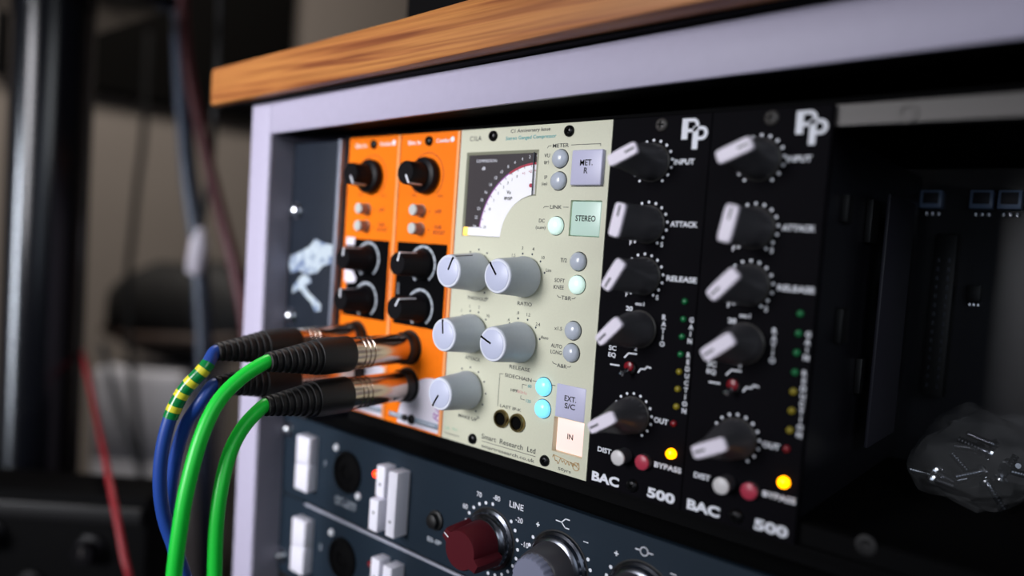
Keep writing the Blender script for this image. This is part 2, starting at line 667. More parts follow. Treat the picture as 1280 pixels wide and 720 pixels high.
# card edge connectors on the backplane of the empty slots, components, divider
for k in (6, 7):
    x0 = 38.1 * k + 4.5
    c = cpart('edge_connector', B().box(x0, x0 + 8.5, 142, 152.4, 32, 104, 0.5), 'black')
    for j in range(15):
        z = 37 + j * 3.96
        for xx in (x0 + 2.2, x0 + 6.3):
            cpart('contact', B().box(xx - 0.5, xx + 0.5, 141.6, 142.2, z - 0.9, z + 0.9), 'alu', 0, c)
for x0 in (225, 244.2, 254.4, 282, 292):
    c = cpart('terminal_block', B().box(x0, x0 + 8.6, 144, 152.4, 115.5, 123.5, 0.5), 'comp')
    cpart('terminal_slot', B().box(x0 + 1.2, x0 + 7.4, 143.6, 144.5, 117.5, 122.5, 0.3), 'shield', 40, c)
    for j in range(3):
        cpart('solder_pin', B().lathe((x0 + 1.9 + 2.5 * j, 151, 112.6), [(0.2, 2), (0.9, 1.4), (0.9, 0.2), (0.3, 0)], axis=(0, 0, 1), seg=10), 'chrome', 40, c)
c = cpart('relay', B().box(246.5, 251.5, 146, 152.4, 75.5, 82.5, 0.3), 'black')
for j in range(3):
    cpart('solder_pin', B().lathe((247.2 + 1.6 * j, 150, 73.4), [(0.2, 2), (0.7, 1.4), (0.7, 0.2)], axis=(0, 0, 1), seg=8), 'chrome', 40, c)
cpart('divider_plate', B().box(231.2, 232.4, 60, 101, 21, 113, 0.3), 'shield')
cpart('power_bus_bar', B().box(120, 231, 98, 101, 101, 107, 0.4), 'shield')


# ------------------------------------------------------------------ small shared parts
def machine_screw(parent, x, z, r=2.3, material='screw_black', y=0.0):
    b = B().lathe((x, y, z), [(r, 0), (r, 0.5), (r * .86, 1.1), (r * .55, 1.45), (0.01, 1.5)], seg=24, cap1=False)
    s = b.obj('screw', material, parent)
    a = random.uniform(0, 1.5)
    d = B()
    for k in (0, math.pi / 2):
        t = bmesh.new()
        bmesh.ops.create_cube(t, size=1, matrix=Matrix.Translation((x, y - 1.4, z)) @ Matrix.Rotation(a + k, 4, 'Y') @ Matrix.Diagonal((r * 1.1, 0.3, r * .28, 1)))
        d.merge(t)
    d.obj('cross_slot', 'hole', s, 0)
    return s


def dots(parent, cx, cz, r, angs, dr, material, y=-0.06):
    b = B()
    for a in angs:
        x, z = pol(cx, cz, r, a)
        b.disc(x, z, dr, y)
    return tag(b.obj('dial_dots', material, parent, 0, False), None, kind='stuff')


def slot_box(b, cx, cz, ang, r0, r1, wd, y0, y1):
    """radial bar between radii r0..r1 in direction ang"""
    a = math.radians(ang)
    t = bmesh.new()
    L = r1 - r0
    m = Matrix.Translation((cx + math.sin(a) * (r0 + r1) / 2, (y0 + y1) / 2, cz + math.cos(a) * (r0 + r1) / 2)) @ Matrix.Rotation(a, 4, 'Y') @ Matrix.Diagonal((wd, abs(y1 - y0), L, 1))
    bmesh.ops.create_cube(t, size=1, matrix=m)
    b.merge(t)
    return b


def led(parent, x, z, r, material, name='led', h=1.6, y=0.0):
    return B().lathe((x, y, z), [(r, -0.5), (r, h * .4), (r * .88, h * .75), (r * .55, h * .97), (0.01, h)], seg=20, cap1=False).obj(name, material, parent)


# ------------------------------------------------------------------ orange modules
def orange_module(x0, label, lit, knob_angs):
    m = thing('preamp_module', label, 'audio module', (x0, 0, 0), 'orange modules in the rack')
    plate('faceplate', [rect(0.25, 37.85, 0.2, 133.1)], 0, 3, 'orange', m)
    B().box(36.2, 37.7, -0.12, 0, 0.3, 133.0).obj('edge_strip', 'orange_glint', m)  # strip painted paler as light caught along the right edge
    B().box(6, 8, 3, 150, 4, 128).obj('circuit_board', 'pcb', m)
    machine_screw(m, 18.8, 129.3, 2.2)
    text('Slim In', 9.0, 129.0, 1.9, 'print_white', m, 8.4, bold=0.02)
    text('Combo', 27.3, 129.3, 1.8, 'print_white', m, 8.2, bold=0.02)
    B().disc(33.1, 129.6, 1.25).obj('logo_dot', 'print_white', m, 0, False)
    # big knob with wide skirt
    kx, kz = 18.7, 113.9
    B().arc(kx, kz, 10.1, 10.45, -140, 140).obj('dial_ring', 'print_rust', m, 0, False)
    text('MIN', 10.8, 105.2, 1.1, 'print_rust', m)
    text('MAX', 28.0, 105.0, 1.1, 'print_rust', m)
    k = B().lathe((kx, 0, kz), [(7.2, 0.3), (8.1, 0.6), (8.2, 2.6), (7.6, 3.8), (5.6, 4.4), (5.35, 5.5), (5.1, 12.6), (4.8, 13.1), (0.01, 13.1)], seg=48, cap1=False).obj('gain_knob', 'plastic', m)
    p = B()
    slot_box(p, kx, kz, knob_angs[0], 1.2, 5.0, 0.9, -13.0, -13.25)
    slot_box(p, kx, kz, knob_angs[0], 5.0, 5.35, 0.9, -5.0, -13.2)
    p.obj('pointer_line', 'print_white', k, 0)
    # push buttons
    for z, lab in ((98.4, ('HPF',)), (90.2, ('10dB', 'BOOST'))):
        s = B().lathe((16.4, 0, z), [(2.9, 0.0), (2.9, 0.5), (2.55, 0.6), (2.55, 4.9)], seg=28).obj('push_button', 'grey_button_side', m)
        B().lathe((16.4, -4.9, z), [(2.55, 0), (2.5, 0.5), (2.25, 0.75), (0.01, 0.75)], seg=28, cap1=False).obj('button_cap', 'grey_button', s)
        B().disc(21.7, z - 0.2, 0.45).obj('index_mark', 'print_rust', m, 0, False)
        if len(lab) == 1:
            text(lab[0], 27.2, z - 0.2, 1.7, 'print_rust', m, bold=0.02)
        else:
            text(lab[0], 27.6, z + 1.2, 1.7, 'print_rust', m, bold=0.02)
            text(lab[1], 28.6, z - 1.2, 1.7, 'print_rust', m, bold=0.02)
    led(m, 11.0, 98.6, 1.2, 'led_green_on' if lit else 'grey_button', 'status_led')
    # black control field
    bx = plate('control_field', [rect(2.1, 34.2, 46.2, 83.9)], -0.3, 0.02, 'black_print', m)
    B().box(35.3, 35.9, -0.08, 0, 47, 79).obj('side_print', 'print_rust', m, 0)
    for i, kz in enumerate((74.3, 54.9)):
        kx = 19.2
        b = B().arc(kx + 0.4, kz + 0.2, 7.4, 8.5, -140, 146, y=-0.36)
        b.obj('dial_ring', 'arc_white', m, 0, False)
        t = B()
        for q in range(11):
            t.stroke([pol(kx + 0.4, kz + 0.2, 7.3, -135 + 27 * q), pol(kx + 0.4, kz + 0.2, 8.6, -135 + 27 * q)], 0.35, -0.42)
        t.obj('dial_ticks', 'label_line', m, 0, False)
        k = B().lathe((kx, -0.3, kz), [(6.6, 0), (6.7, 1.6), (6.0, 3.2), (5.4, 4.0), (4.95, 14.2), (4.6, 14.7), (0.01, 14.7)], seg=44, cap1=False).obj('level_knob', 'plastic', m)
        p = B()
        slot_box(p, kx, kz, knob_angs[1 + i], 1.3, 4.8, 0.9, -14.9, -15.15)
        slot_box(p, kx, kz, knob_angs[1 + i], 4.8, 5.35, 0.8, -5.0, -15.1)
        p.obj('pointer_line', 'print_white', k, 0)
        B().lathe((15.6, -0.3, kz - 6.6), [(0.8, 0), (0.8, 0.5), (0.01, 0.6)], seg=12, cap1=False).obj('dial_dot', 'arc_white', m)
    text('DRIVE', 4.4, 62.5, 1.3, 'arc_white', m, 5.0, y=-0.4, rot=math.pi / 2)
    # lower part: round white label, grey strip
    pts = []
    for i in range(25):
        a = math.radians(180 - 180 * i / 24)
        x, z = 31.9 + 22.8 * math.cos(a), 2.0 + 22.8 * math.sin(a)
        if x <= 35.9:
            pts.append((x, z))
    pts = [(9.2, 0.9)] + pts + [(35.9, 24.4), (35.9, 0.9)]
    B().flat(pts, -0.07).obj('round_label', 'label_white', m, 0, False)
    B().box(3.4, 35.8, -0.35, 0, 3.3, 5.2, 0.1).obj('label_strip', 'label_blue', m, 0)
    B().box(3.4, 35.8, -0.37, 0, 2.95, 3.3).obj('strip_line', 'label_line', m, 0)
    text('PREAMP', 9.5, 4.25, 1.1, 'print_white', m, 8.0, y=-0.4)
    text('DESIGNED', 28.5, 4.25, 1.1, 'print_white', m, 11.0, y=-0.4)
    text('Ra', 34.0, 9.5, 3.4, 'print_purple', m, 6.4, y=-0.12, rot=math.pi / 2, shear=0.3)
    machine_screw(m, 18.9, 4.1, 2.3)
    B().lathe((14.6, -0.3, 4.2), [(1.5, 0), (1.5, 0.9), (0.8, 1.1)], seg=16).obj('release_pin', 'black', m)
    for z in (36.3, 19.2):
        s = B().lathe((14.3, 0, z), [(8.0, 0), (7.9, 0.5), (6.6, 0.6)], seg=36).obj('input_socket', 'rubber', m)
    return m


o1 = orange_module(0.0, 'orange preamp module beside the slate ear, its green light lit', True, (150, 10, -2))
o2 = orange_module(38.1, 'orange preamp module between its twin and the cream module', False, (150, 16, 32))
# white tape scraps on the first orange module
B().box(2.6, 9.0, -0.6, -0.3, 80.6, 84.6, 0.1).obj('tape_scrap', 'label_white', o1)
b = B()
b.rings([[Vector((x, y, z)) for x, z in ((2.4, 63.0), (6.0, 62.0), (11.0, 62.6), (11.6, 65.0), (9.0, 68.0), (5.0, 69.4), (2.4, 69.2))] for y in (-0.32, -0.6)])
b.obj('tape_scrap', 'label_white', o1, 0)
B().box(2.2, 4.0, -0.5, -0.3, 58.5, 67.5).obj('tape_scrap', 'led_red_on' if False else 'orange', o1, 0)

# ------------------------------------------------------------------ cream compressor module
X0 = 76.2
cm = thing('compressor_module', 'wide cream compressor module with grey knobs and needle meter', 'audio module', (X0, 0, 0))
L = lambda x: x - X0
win = [(L(80.4), 88.2), (L(101.8), 88.2)]
for i in range(1, 16):
    a = math.radians(180 - 90 * i / 16)
    win.append((L(119.2) + 17.2 * math.cos(a), 88.2 + 17.2 * math.sin(a)))
win += [(L(119.2), 105.4), (L(119.2), 123.5), (L(80.4), 123.5)]
plate('faceplate', [rect(0.2, 76.0, 0.2, 133.1), win, rect(L(136.1), L(150.0), 90.4, 103.9), rect(L(135.7), L(149.7), 7.9, 21.3)], 0, 3, 'cream', cm)
B().box(8, 10, 3, 150, 4, 128).obj('circuit_board', 'pcb', cm)
for x, z in ((94.8, 129.8), (133.1, 129.9), (94.8, 3.5), (132.9, 3.3)):
    machine_screw(cm, L(x), z, 2.2)
T = lambda s, x, z, h, w=None, c='print_grey', bold=0.01, **k: text(s, L(x), z, h, c, cm, w, bold=bold, **k)
T('C1LA', 84.9, 129.2, 2.0, 6.6)
T('C1 Anniversary Issue', 114.0, 131.1, 1.9, 20.0, bold=0.012)
T('Stereo Ganged Compressor', 114.3, 128.3, 1.9, 25.5, 'print_teal', bold=0.01)
T('METER', 129.5, 124.65, 1.5, 7.6)
T('VU', 123.3, 121.0, 1.5)
T('(gr)', 123.2, 118.4, 1.6)
T('IP', 123.4, 112.6, 1.4)
T('(op)', 123.0, 110.0, 1.6)
T('LINK', 129.3, 101.2, 1.4, 5.6)
T('DC', 123.0, 95.8, 1.5, 2.9)
T('(sum)', 122.6, 93.0, 1.6, 4.8)
T('T/2', 134.8, 81.1, 1.6)
T('SOFT', 133.6, 73.3, 1.5, 4.8)
T('KNEE', 133.4, 70.7, 1.5, 4.8)
T('T&R', 137.3, 66.9, 1.5, 4.6)
T('x1.5', 134.6, 55.0, 1.4, 3.6)
T('AUTO', 134.4, 48.2, 1.5, 5.2)
T('LONG', 134.4, 45.8, 1.5, 5.2)
T('A&R', 137.6, 41.0, 1.5, 4.6)
T('THRESHOLD', 91.6, 62.4, 1.4, 11.0)
T('RATIO', 117.4, 62.7, 1.5, 7.3)
T('ATTACK', 91.6, 37.0, 1.4, 8.8)
T('RELEASE', 117.2, 36.9, 1.5, 10.6)
T('MAKE UP', 91.0, 11.8, 1.4, 10.6)
T('SIDECHAIN', 116.7, 33.1, 1.5, 13.8)
T('HPF', 115.2, 27.6, 1.2, 3.6)
T('60', 122.9, 30.7, 1.3, None, 'print_teal')
T('120', 122.8, 24.7, 1.3, None, 'print_teal')
T('80Hz', 119.3, 27.6, 1.2, 5.0, 'print_pink')
T('LAST IP-K', 114.0, 20.3, 1.3, 11.0)
T('Smart  Research  Ltd', 113.8, 5.8, 2.1, 28.4)
T('smartresearch.co.uk', 113.9, 1.85, 1.4, 28.0)
T('50yrs', 142.3, 1.75, 1.5, 6.0)
T('LA', 79.6, 5.0, 1.6, None, 'print_green')
T('50yrs', 84.0, 5.2, 1.4, None, 'print_green')
T('Compressor', 82.4, 2.7, 0.9, 9.0)
b = B()
b.stroke([(L(100), 3.75), (L(128.2), 3.75)], 0.22)
b.stroke([(L(134.4), 124.65), (L(147.6), 124.65), (L(147.6), 123.9)], 0.22)
b.stroke([(L(123.2), 123.9), (L(123.6), 124.6), (L(125), 124.7)], 0.22)
b.stroke([(L(123.3), 100.7), (L(123.8), 101.3), (L(125.8), 101.3)], 0.22)
b.stroke([(L(132.8), 101.2), (L(135.2), 101.2)], 0.22)
b.stroke([(L(107.1), 19.8), (L(107.1), 33.1), (L(109.0), 33.3)], 0.22)
b.stroke([(L(124.2), 33.1), (L(126.4), 33.1)], 0.22)
b.stroke([(L(133.0), 33.0), (L(135.2), 33.0)], 0.3)
b.stroke([(L(133.0), 67.6), (L(133.6), 67.0), (L(134.8), 66.9)], 0.25)
b.stroke([(L(139.9), 66.9), (L(141.0), 67.0), (L(141.5), 67.6)], 0.25)
b.stroke([(L(133.0), 42.0), (L(133.6), 41.4), (L(135.0), 41.2)], 0.25)
b.stroke([(L(140.1), 41.0), (L(141.2), 41.1), (L(141.7), 41.6)], 0.25)
b.stroke([(L(119.2), 29.2), (L(119.2), 30.8), (L(121.4), 30.8)], 0.22)
b.stroke([(L(118.8), 26.2), (L(118.8), 24.9), (L(120.8), 24.8)], 0.22)
tag(b.obj('printed_rules', 'print_grey', cm, 0, False), None, kind='stuff')
b = B()
sig = []
for i in range(60):
    t = i / 59
    sig.append((L(136.4 + 12.4 * t), 4.9 + 1.15 * math.sin(21 * t + 0.6) * (0.5 + .5 * math.cos(5 * t)) + 0.6 * math.sin(47 * t)))
b.stroke(sig, 0.28)
b.stroke([(L(136.6), 6.6), (L(140), 6.2), (L(146), 5.2), (L(149), 3.8)], 0.25)
b.stroke([pol(L(147.4), 4.4, 1.5, 30 * i) for i in range(13)], 0.28)
b.obj('signature_print', 'print_bronze', cm, 0, False)


def cream_knob(x, z, ang, side_line=False, name='control_knob'):
    x = L(x)
    prof = [(7.6, 0.5), (8.1, 1.0), (8.15, 2.2), (7.85, 3.0), (6.85, 15.6), (6.7, 16.6), (6.35, 16.9)]
    k = B().lathe((x, 0, z), prof, seg=64).obj(name, 'grey_knob', cm)
    B().lathe((x, -16.7, z), [(6.55, 0), (6.6, 0.35), (6.35, 0.7), (6.0, 0.72)], seg=64).obj('cap_rim', 'cap_rim', k)
    B().lathe((x, -16.9, z), [(5.6, 0), (5.6, 0.62), (5.4, 0.75), (0.01, 0.75)], seg=64, cap1=False).obj('cap', 'cap', k)
    p = B()
    slot_box(p, x, z, ang, 0.6, 6.3, 0.75, -17.3, -17.75)
    if side_line:
        a = math.radians(ang)
        p.tube([(x + 6.72 * math.sin(a), -16.4, z + 6.72 * math.cos(a)), (x + 7.55 * math.sin(a), -7.0, z + 7.55 * math.cos(a))], 0.22, 8)
    p.obj('pointer_line', 'black_print', k, 0)


for x, z, a, sl in ((90.9, 73.4, 24, True), (117.0, 73.4, -38, False), (90.7, 47.6, -8, False), (116.9, 47.4, -68, False), (90.6, 23.6, -148, False)):
    cream_knob(x, z, a, sl)
dots(cm, L(90.9), 73.4, 9.5, (-120, -90, -60, -30, 0, 30, 60, 90, 120, 150), 0.42, 'label_line')
dots(cm, L(90.6), 23.6, 9.55, range(-150, 151, 30), 0.42, 'label_line')
for z in (73.4, 47.5):
    dots(cm, L(117.0), z, 9.4, (-45, -15, 15, 46, 76), 0.42, 'label_line')
dots(cm, L(90.7), 47.6, 9.45, (-74, -44, -14, 15, 46, 76), 0.42, 'label_line')
for s, x, z in (('1.5', 110.0, 81.5), ('3', 114.3, 84.7), ('4', 119.8, 84.6), ('10', 124.9, 81.5), ('Lim', 128.0, 76.8)):
    T(s, x, z, 1.3)
for s, x, z in (('.4', 109.6, 55.5), ('.8', 114.3, 58.8), ('1.2', 119.7, 58.6), ('2.4', 124.7, 55.4), ('Auto', 128.4, 50.7)):
    T(s, x, z, 1.3)
for s, x, z in (('.1', 83.0, 56.5), ('1', 87.9, 58.8), ('3', 93.2, 58.9), ('10', 98.6, 55.8), ('30', 101.5, 50.5)):
    T(s, x, z, 1.3)
T('20', 96.8, 13.0, 1.2)
T('-20', 97.0, 62.9, 1.0)


def dome(x, z, material, r=3.5, h=2.6, name='round_button'):
    prof = [(r + 0.25, -0.05), (r + 0.25, 0.1), (r, 0.12)]
    q = B().lathe((L(x), 0, z), prof, seg=32).obj('button_bezel', 'hole', cm)
    n = 8
    pr_ = [(r, 0.1), (r, 0.6)] + [(r * math.cos(math.pi / 2 * i / n), 0.6 + (h - .6) * math.sin(math.pi / 2 * i / n)) for i in range(1, n)] + [(0.01, h)]
    return B().lathe((L(x), 0, z), pr_, seg=36, cap1=False).obj(name, material, cm, 60)


for x, z in ((129.9, 119.6), (129.9, 111.1), (141.8, 81.0), (141.7, 55.0), (141.7, 46.6)):
    dome(x, z, 'button_grey')
tag(dome(130.2, 94.0, 'led_white'), 'lit pale green round button')
tag(dome(142.0, 72.3, 'led_white'), 'lit pale green round button')
tag(dome(130.0, 31.7, 'led_blue', 3.6), 'lit blue round button')
tag(dome(130.3, 23.1, 'led_blue', 3.6), 'lit blue round button')


def square_button(x0, x1, z0, z1, yf, material, lines, th, label=None):
    q = B().box(L(x0), L(x1), yf, yf + 7, z0, z1, 0.55, 3).obj('square_button', material, cm)
    if label:
        tag(q, label)
    for s, z, wd in lines:
        text(s, L((x0 + x1) / 2), z, th, 'black_print', q, wd, bold=0.015, y=yf - 0.05)
    return q


square_button(136.3, 150.0, 109.3, 122.4, -1.9, 'button_sq', (('MET.', 117.6, 5.6), ('R', 114.7, 1.7)), 2.2)
square_button(136.4, 149.8, 90.6, 103.6, 0.3, 'btn_green', (('STEREO', 97.2, 9.0),), 2.2, 'pale green lit square button')
square_button(135.9, 149.6, 21.35, 34.3, -0.2, 'button_sq', (('EXT.', 29.2, 5.4), ('S/C', 26.4, 4.8)), 2.1)
square_button(136.5, 149.5, 8.1, 21.2, 1.2, 'btn_warm', (('IN', 14.6, 2.6),), 2.1, 'warm pink lit square button')
B().box(L(135.7), L(150.2), -0.04, 0.0, 109.0, 109.25).obj('button_gap', 'hole', cm, 0)
# twin miniature jacks
for x in (109.9, 118.3):
    j = B().lathe((L(x), 0, 15.2), [(3.7, 0), (3.7, 1.1), (3.4, 1.5), (2.7, 1.5), (2.6, 0.4)], seg=36).obj('mini_jack', 'brass', cm)
    B().lathe((L(x), -0.42, 15.2), [(2.6, 0), (0.01, 0.02)], seg=28, cap1=False).obj('jack_hole', 'hole', j)
# sloping bezel around the meter window
inner = [(L(81.0), 88.6), (L(101.2), 88.6)]
for i in range(1, 16):
    a = math.radians(180 - 90 * i / 16)
    inner.append((L(119.2) + 18.0 * math.cos(a), 88.2 + 18.0 * math.sin(a)))
inner += [(L(117.5), 106.2), (L(117.5), 122.4), (L(81.0), 122.4)]
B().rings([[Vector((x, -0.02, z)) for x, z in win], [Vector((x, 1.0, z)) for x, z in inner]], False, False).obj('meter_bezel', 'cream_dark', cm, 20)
# needle meter
mt = B().flat([(L(79.6), 87.4), (L(120.2), 87.4), (L(120.2), 124.4), (L(79.6), 124.4)], 1.35).obj('meter', 'meter_white', cm, 0, False)
tag(mt, 'white and black needle meter with a red arc')
cx, cz, R = L(118.3), 89.2, 29.2
blk = [(L(79.8), 92.0)]
for i in range(25):
    a = math.radians(-84 + 84 * i / 24)
    blk.append((cx + R * math.sin(a), cz + R * math.cos(a)))
blk += [(L(118.3), 124.3), (L(79.8), 124.3)]
plate('black_scale', [blk], 1.24, 1.3, 'meter_black', mt)
B().arc(cx, cz, R - 0.15, R + 0.25, -84, -28, y=1.21).obj('scale_line', 'print_purple', mt, 0, False)
B().arc(cx, cz, R - 0.5, R + 0.35, -30, -1, y=1.20).obj('red_arc', 'red_button', mt, 0, False)
b = B()
for i in range(13):
    a = -84 + 7 * i
    b.stroke([pol(cx, cz, R - 1.2, a), pol(cx, cz, R - 0.1, a)], 0.2, 1.19)
b.obj('scale_ticks', 'print_grey', mt, 0, False)
for i in range(13):
    x, z = pol(cx, cz, R + 2.9, -84 + 6.9 * i)
    text(str(24 - 2 * i), x, z, 1.25, 'print_white', mt, y=1.17)
for s, a in (('20', -83), ('10', -66), ('7', -57), ('5', -49), ('3', -41), ('2', -35), ('1', -29.5), ('0', -23.5)):
    x, z = pol(cx, cz, R - 2.9, a)
    text(s, x, z, 1.1, 'print_grey', mt, y=1.17)
for s, a in (('+1', -16), ('+2', -8.5), ('+3', -2)):
    x, z = pol(cx, cz, R - 2.9, a)
    text(s, x, z, 1.1, 'red_button', mt, y=1.17)
text('COMPRESSION', L(90.8), 119.9, 1.2, 'print_white', mt, 11.4, y=1.17)
text('dB', L(89.4), 116.8, 1.3, 'print_white', mt, y=1.17, bold=0.02)
text('Vu', L(104.0), 106.9, 1.5, 'print_grey', mt, y=1.17, bold=0.02)
text('IP/SP', L(104.0), 104.4, 1.3, 'print_grey', mt, 4.2, y=1.17, bold=0.02)
b = B()
slot_box(b, cx - 1.4, cz, -1.2, 15, 33.5, 0.5, 0.6, 0.8)
slot_box(b, cx - 0.3, cz, -1.0, 15, 30.5, 0.2, 1.1, 1.15)
b.obj('needle', 'label_line', mt, 0)
B().lathe((L(115.4), 1.2, 109.6), [(0.8, 0), (0.8, 0.3)], seg=16).obj('zero_adjuster', 'red_button', mt)
B().box(L(80.8), L(82.6), 0.5, 1.2, 88.6, 92.0, 0.2).obj('meter_lamp', 'meter_lamp', mt)


# ------------------------------------------------------------------ black modules
def super_ring(cx, cz, a, b_, n, ang, N=56):
    out = []
    t0 = math.radians(ang)
    for i in range(N):
        t = 2 * math.pi * i / N
        c, s = math.cos(t), math.sin(t)
        u = a * math.copysign(abs(c) ** (2 / n), c)      # along pointer
        v = b_ * math.copysign(abs(s) ** (2 / n), s)
        out.append((cx + u * math.sin(t0) + v * math.cos(t0), cz + u * math.cos(t0) - v * math.sin(t0)))
    return out


def bar_knob(m, cx, cz, ang):
    o = [(-0.6, super_ring(cx, cz, 5.9, 5.9, 2, ang)), (-1.0, super_ring(cx, cz, 6.35, 6.35, 2, ang)), (-6.5, super_ring(cx, cz, 6.2, 6.0, 2, ang)),
         (-10, super_ring(cx, cz, 6.05, 4.9, 2.1, ang)), (-14, super_ring(cx, cz, 5.9, 3.5, 2.4, ang)), (-18.6, super_ring(cx, cz, 5.9, 2.5, 3.5, ang)), (-19.2, super_ring(cx, cz, 5.75, 2.3, 3.5, ang))]
    k = B().loft(o).obj('pointer_knob', 'soft_black', m)
    B().lathe((cx, 0, cz), [(6.7, 0), (6.7, 0.25), (6.4, 0.5), (6.3, 0.2)], seg=40).obj('base_ring', 'screw_dim', k)
    w_ = [(-19.0, super_ring(cx, cz, 5.65, 2.15, 6, ang)), (-20.0, super_ring(cx, cz, 5.65, 2.15, 6, ang)), (-20.3, super_ring(cx, cz, 5.45, 1.95, 6, ang))]
    B().loft(w_).obj('white_insert', 'white_bar', k)
    b = B()
    slot_box(b, cx, cz, ang, 1.2, 4.9, 0.7, -20.2, -20.36)
    b.obj('index_groove', 'dark_grey', k, 0)


def letter_p(m, x0, x1, z0, z1, sw, bowl):
    """outline P: stem width sw, bowl height bowl"""
    zc = z1 - bowl / 2
    out = [(x0, z0), (x0 + sw, z0), (x0 + sw, z1 - bowl)]
    r = bowl / 2
    for i in range(13):
        a = math.radians(-90 + 180 * i / 12)
        out.append((x1 - r * .95 + r * .95 * math.cos(a), zc + r * math.sin(a)))
    out.append((x0, z1))
    ri = r - 1.15
    hole = [(x0 + sw, zc - ri)]
    for i in range(13):
        a = math.radians(-90 + 180 * i / 12)
        hole.append((x1 - r * .95 + ri * .8 * math.cos(a), zc + ri * math.sin(a)))
    hole.append((x0 + sw, zc + ri))
    return plate('logo_letter', [out, hole], -0.1, 0.0, 'print_white', m)


def black_module(x0, label, angs):
    m = thing('compressor_module', label, 'audio module', (x0, 0, 0), 'black modules in the rack')
    plate('faceplate', [rect(0.2, 37.9, 0.2, 133.1)], 0, 3, 'black_panel', m)
    B().box(33.5, 35.3, 3, 140, 5, 128).obj('circuit_board', 'pcb', m)
    B().box(1.0, 2.2, 3, 140, 4, 129).obj('side_bracket', 'black', m)
    for yy, zz, s in ((30, 60, 9), (55, 95, 12), (60, 40, 10), (90, 70, 8), (25, 100, 7)):
        B().box(35.3, 37.6, yy, yy + s, zz, zz + s * 1.3, 0.4).obj('board_component', 'black', m)
    machine_screw(m, 19.8, 130.0, 2.3, 'screw_dim')
    machine_screw(m, 19.4, 3.7, 2.3, 'screw_black')
    W = lambda s, x, z, h, w_=None, bold=0.03, **k: text(s, x, z, h, 'print_white', m, w_, bold=bold, **k)
    letter_p(m, 27.4, 33.6, 124.7, 131.7, 2.2, 4.7)
    letter_p(m, 31.5, 36.9, 121.3, 128.9, 2.0, 4.6)
    W('INPUT', 29.2, 117.2, 1.9, 7.6)
    W('ATTACK', 30.9, 96.2, 1.9, 10.0)
    W('RELEASE', 31.7, 77.7, 1.9, 11.2)
    W('F', 11.0, 89.0, 1.7)
    W('S', 23.3, 89.0, 1.7)
    W('F', 11.0, 70.7, 1.7)
    W('S', 23.2, 70.7, 1.7)
    W('20', 12.5, 65.8, 1.7, 2.8)
    W('oo:1', 16.6, 67.9, 1.4, 3.6)
    W('2', 16.4, 52.1, 1.7)
    W('SC', 6.9, 50.9, 1.8, 3.2)
    W('EQ', 6.9, 48.3, 1.9, 3.2)
    W('OUT', 28.4, 28.6, 1.9, 5.4)
    W('BYPASS', 32.3, 13.3, 1.9, 10.2)
    W('DIST', 6.8, 13.4, 1.9, 5.8)
    W('BAC', 8.1, 3.1, 3.6, 11.6, 0.045)
    W('500', 30.6, 3.1, 3.6, 10.6, 0.045)
    for i, c in enumerate('RATIO'):
        W(c, 26.45, 64.2 - 2.3 * i, 1.8)
    for i, c in enumerate('GAIN REDUCTION'):
        if c != ' ':
            W(c, 36.6, 64.4 - 2.36 * i, 1.7)
    b = B()
    b.stroke([(6.5, 44.95), (10.2, 45.0)], 0.55)
    b.stroke([(12.1, 48.2), (13.7, 50.0), (16.9, 50.1)], 0.55)
    b.stroke([(18.1, 43.8), (18.9, 45.2), (20.6, 45.3), (21.4, 46.3), (22.9, 46.1)], 0.55)
    b.obj('curve_symbols', 'print_white', m, 0, False)
    cx = 17.05
    for (z, a, A) in ((117.2, angs[0], [-145, -124] + list(range(-103, 146, 21))), (95.8, angs[1], [-145] + list(range(-42, 146, 21)) + [-124, -103, -82, -62]),
                      (77.7, angs[2], list(range(-145, 146, 21)) + [145]), (28.4, angs[4], list(range(-145, 146, 21)) + [145])):
        AA = [-145 + 20.7 * i for i in range(15)]
        dots(m, cx, z, 7.72, AA, 0.5, 'print_white')
        bar_knob(m, cx, z, a)
    bar_knob(m, cx, 59.0, angs[3])
    for z, c in ((70.4, 'led_green'), (64.4, 'led_green'), (58.5, 'led_green'), (52.5, 'led_green'), (46.6, 'led_yellow'), (40.7, 'led_yellow'), (34.7, 'led_yellow')):
        led(m, 33.8, z, 1.05, c, 'meter_led', 1.2)
    led(m, 33.3, 28.8, 1.1, 'led_red', 'peak_led', 1.2)
    tag(led(m, 33.4, 18.4, 1.75, 'led_amber', 'bypass_led', 2.0), 'lit amber light')
    # toggle
    t = B().lathe((15.2, 0, 45.0), [(2.2, 0), (2.2, 1.2), (1.7, 1.6)], seg=24).obj('toggle_switch', 'black', m)
    B().lathe((15.2, 0, 45.6), [(1.75, 1.0), (1.75, 2.2), (1.3, 2.4)], seg=24).obj('toggle_collar', 'led_red', t)
    B().lathe((15.2, -1.5, 45.0), [(0.7, 0), (0.95, 3.6), (0.9, 4.6), (0.01, 5.0)], axis=(-0.1, -1, -0.42), seg=16, cap1=False).obj('toggle_lever', 'chrome', t)
    # push buttons
    q = B().lathe((15.6, 0, 13.6), [(2.75, 0), (2.75, 5.0)], seg=28).obj('push_button', 'dark_grey', m)
    B().lathe((15.6, -5.0, 13.6), [(2.7, 0), (2.6, 0.5), (2.3, 0.7), (0.01, 0.7)], seg=28, cap1=False).obj('button_cap', 'white_button', q)
    q = B().lathe((23.6, 0, 13.4), [(2.75, 0), (2.75, 2.2)], seg=28).obj('push_button', 'dark_grey', m)
    B().lathe((23.6, -2.2, 13.4), [(2.7, 0), (2.6, 0.5), (2.3, 0.7), (0.01, 0.7)], seg=28, cap1=False).obj('button_cap', 'red_button', q)
    return m


black_module(152.4, 'black compressor module directly beside the cream module', (66, 11, -149, -136, -123))
black_module(190.5, 'black compressor module beside the empty slots of the rack', (67, 11, -137, -128, -117))


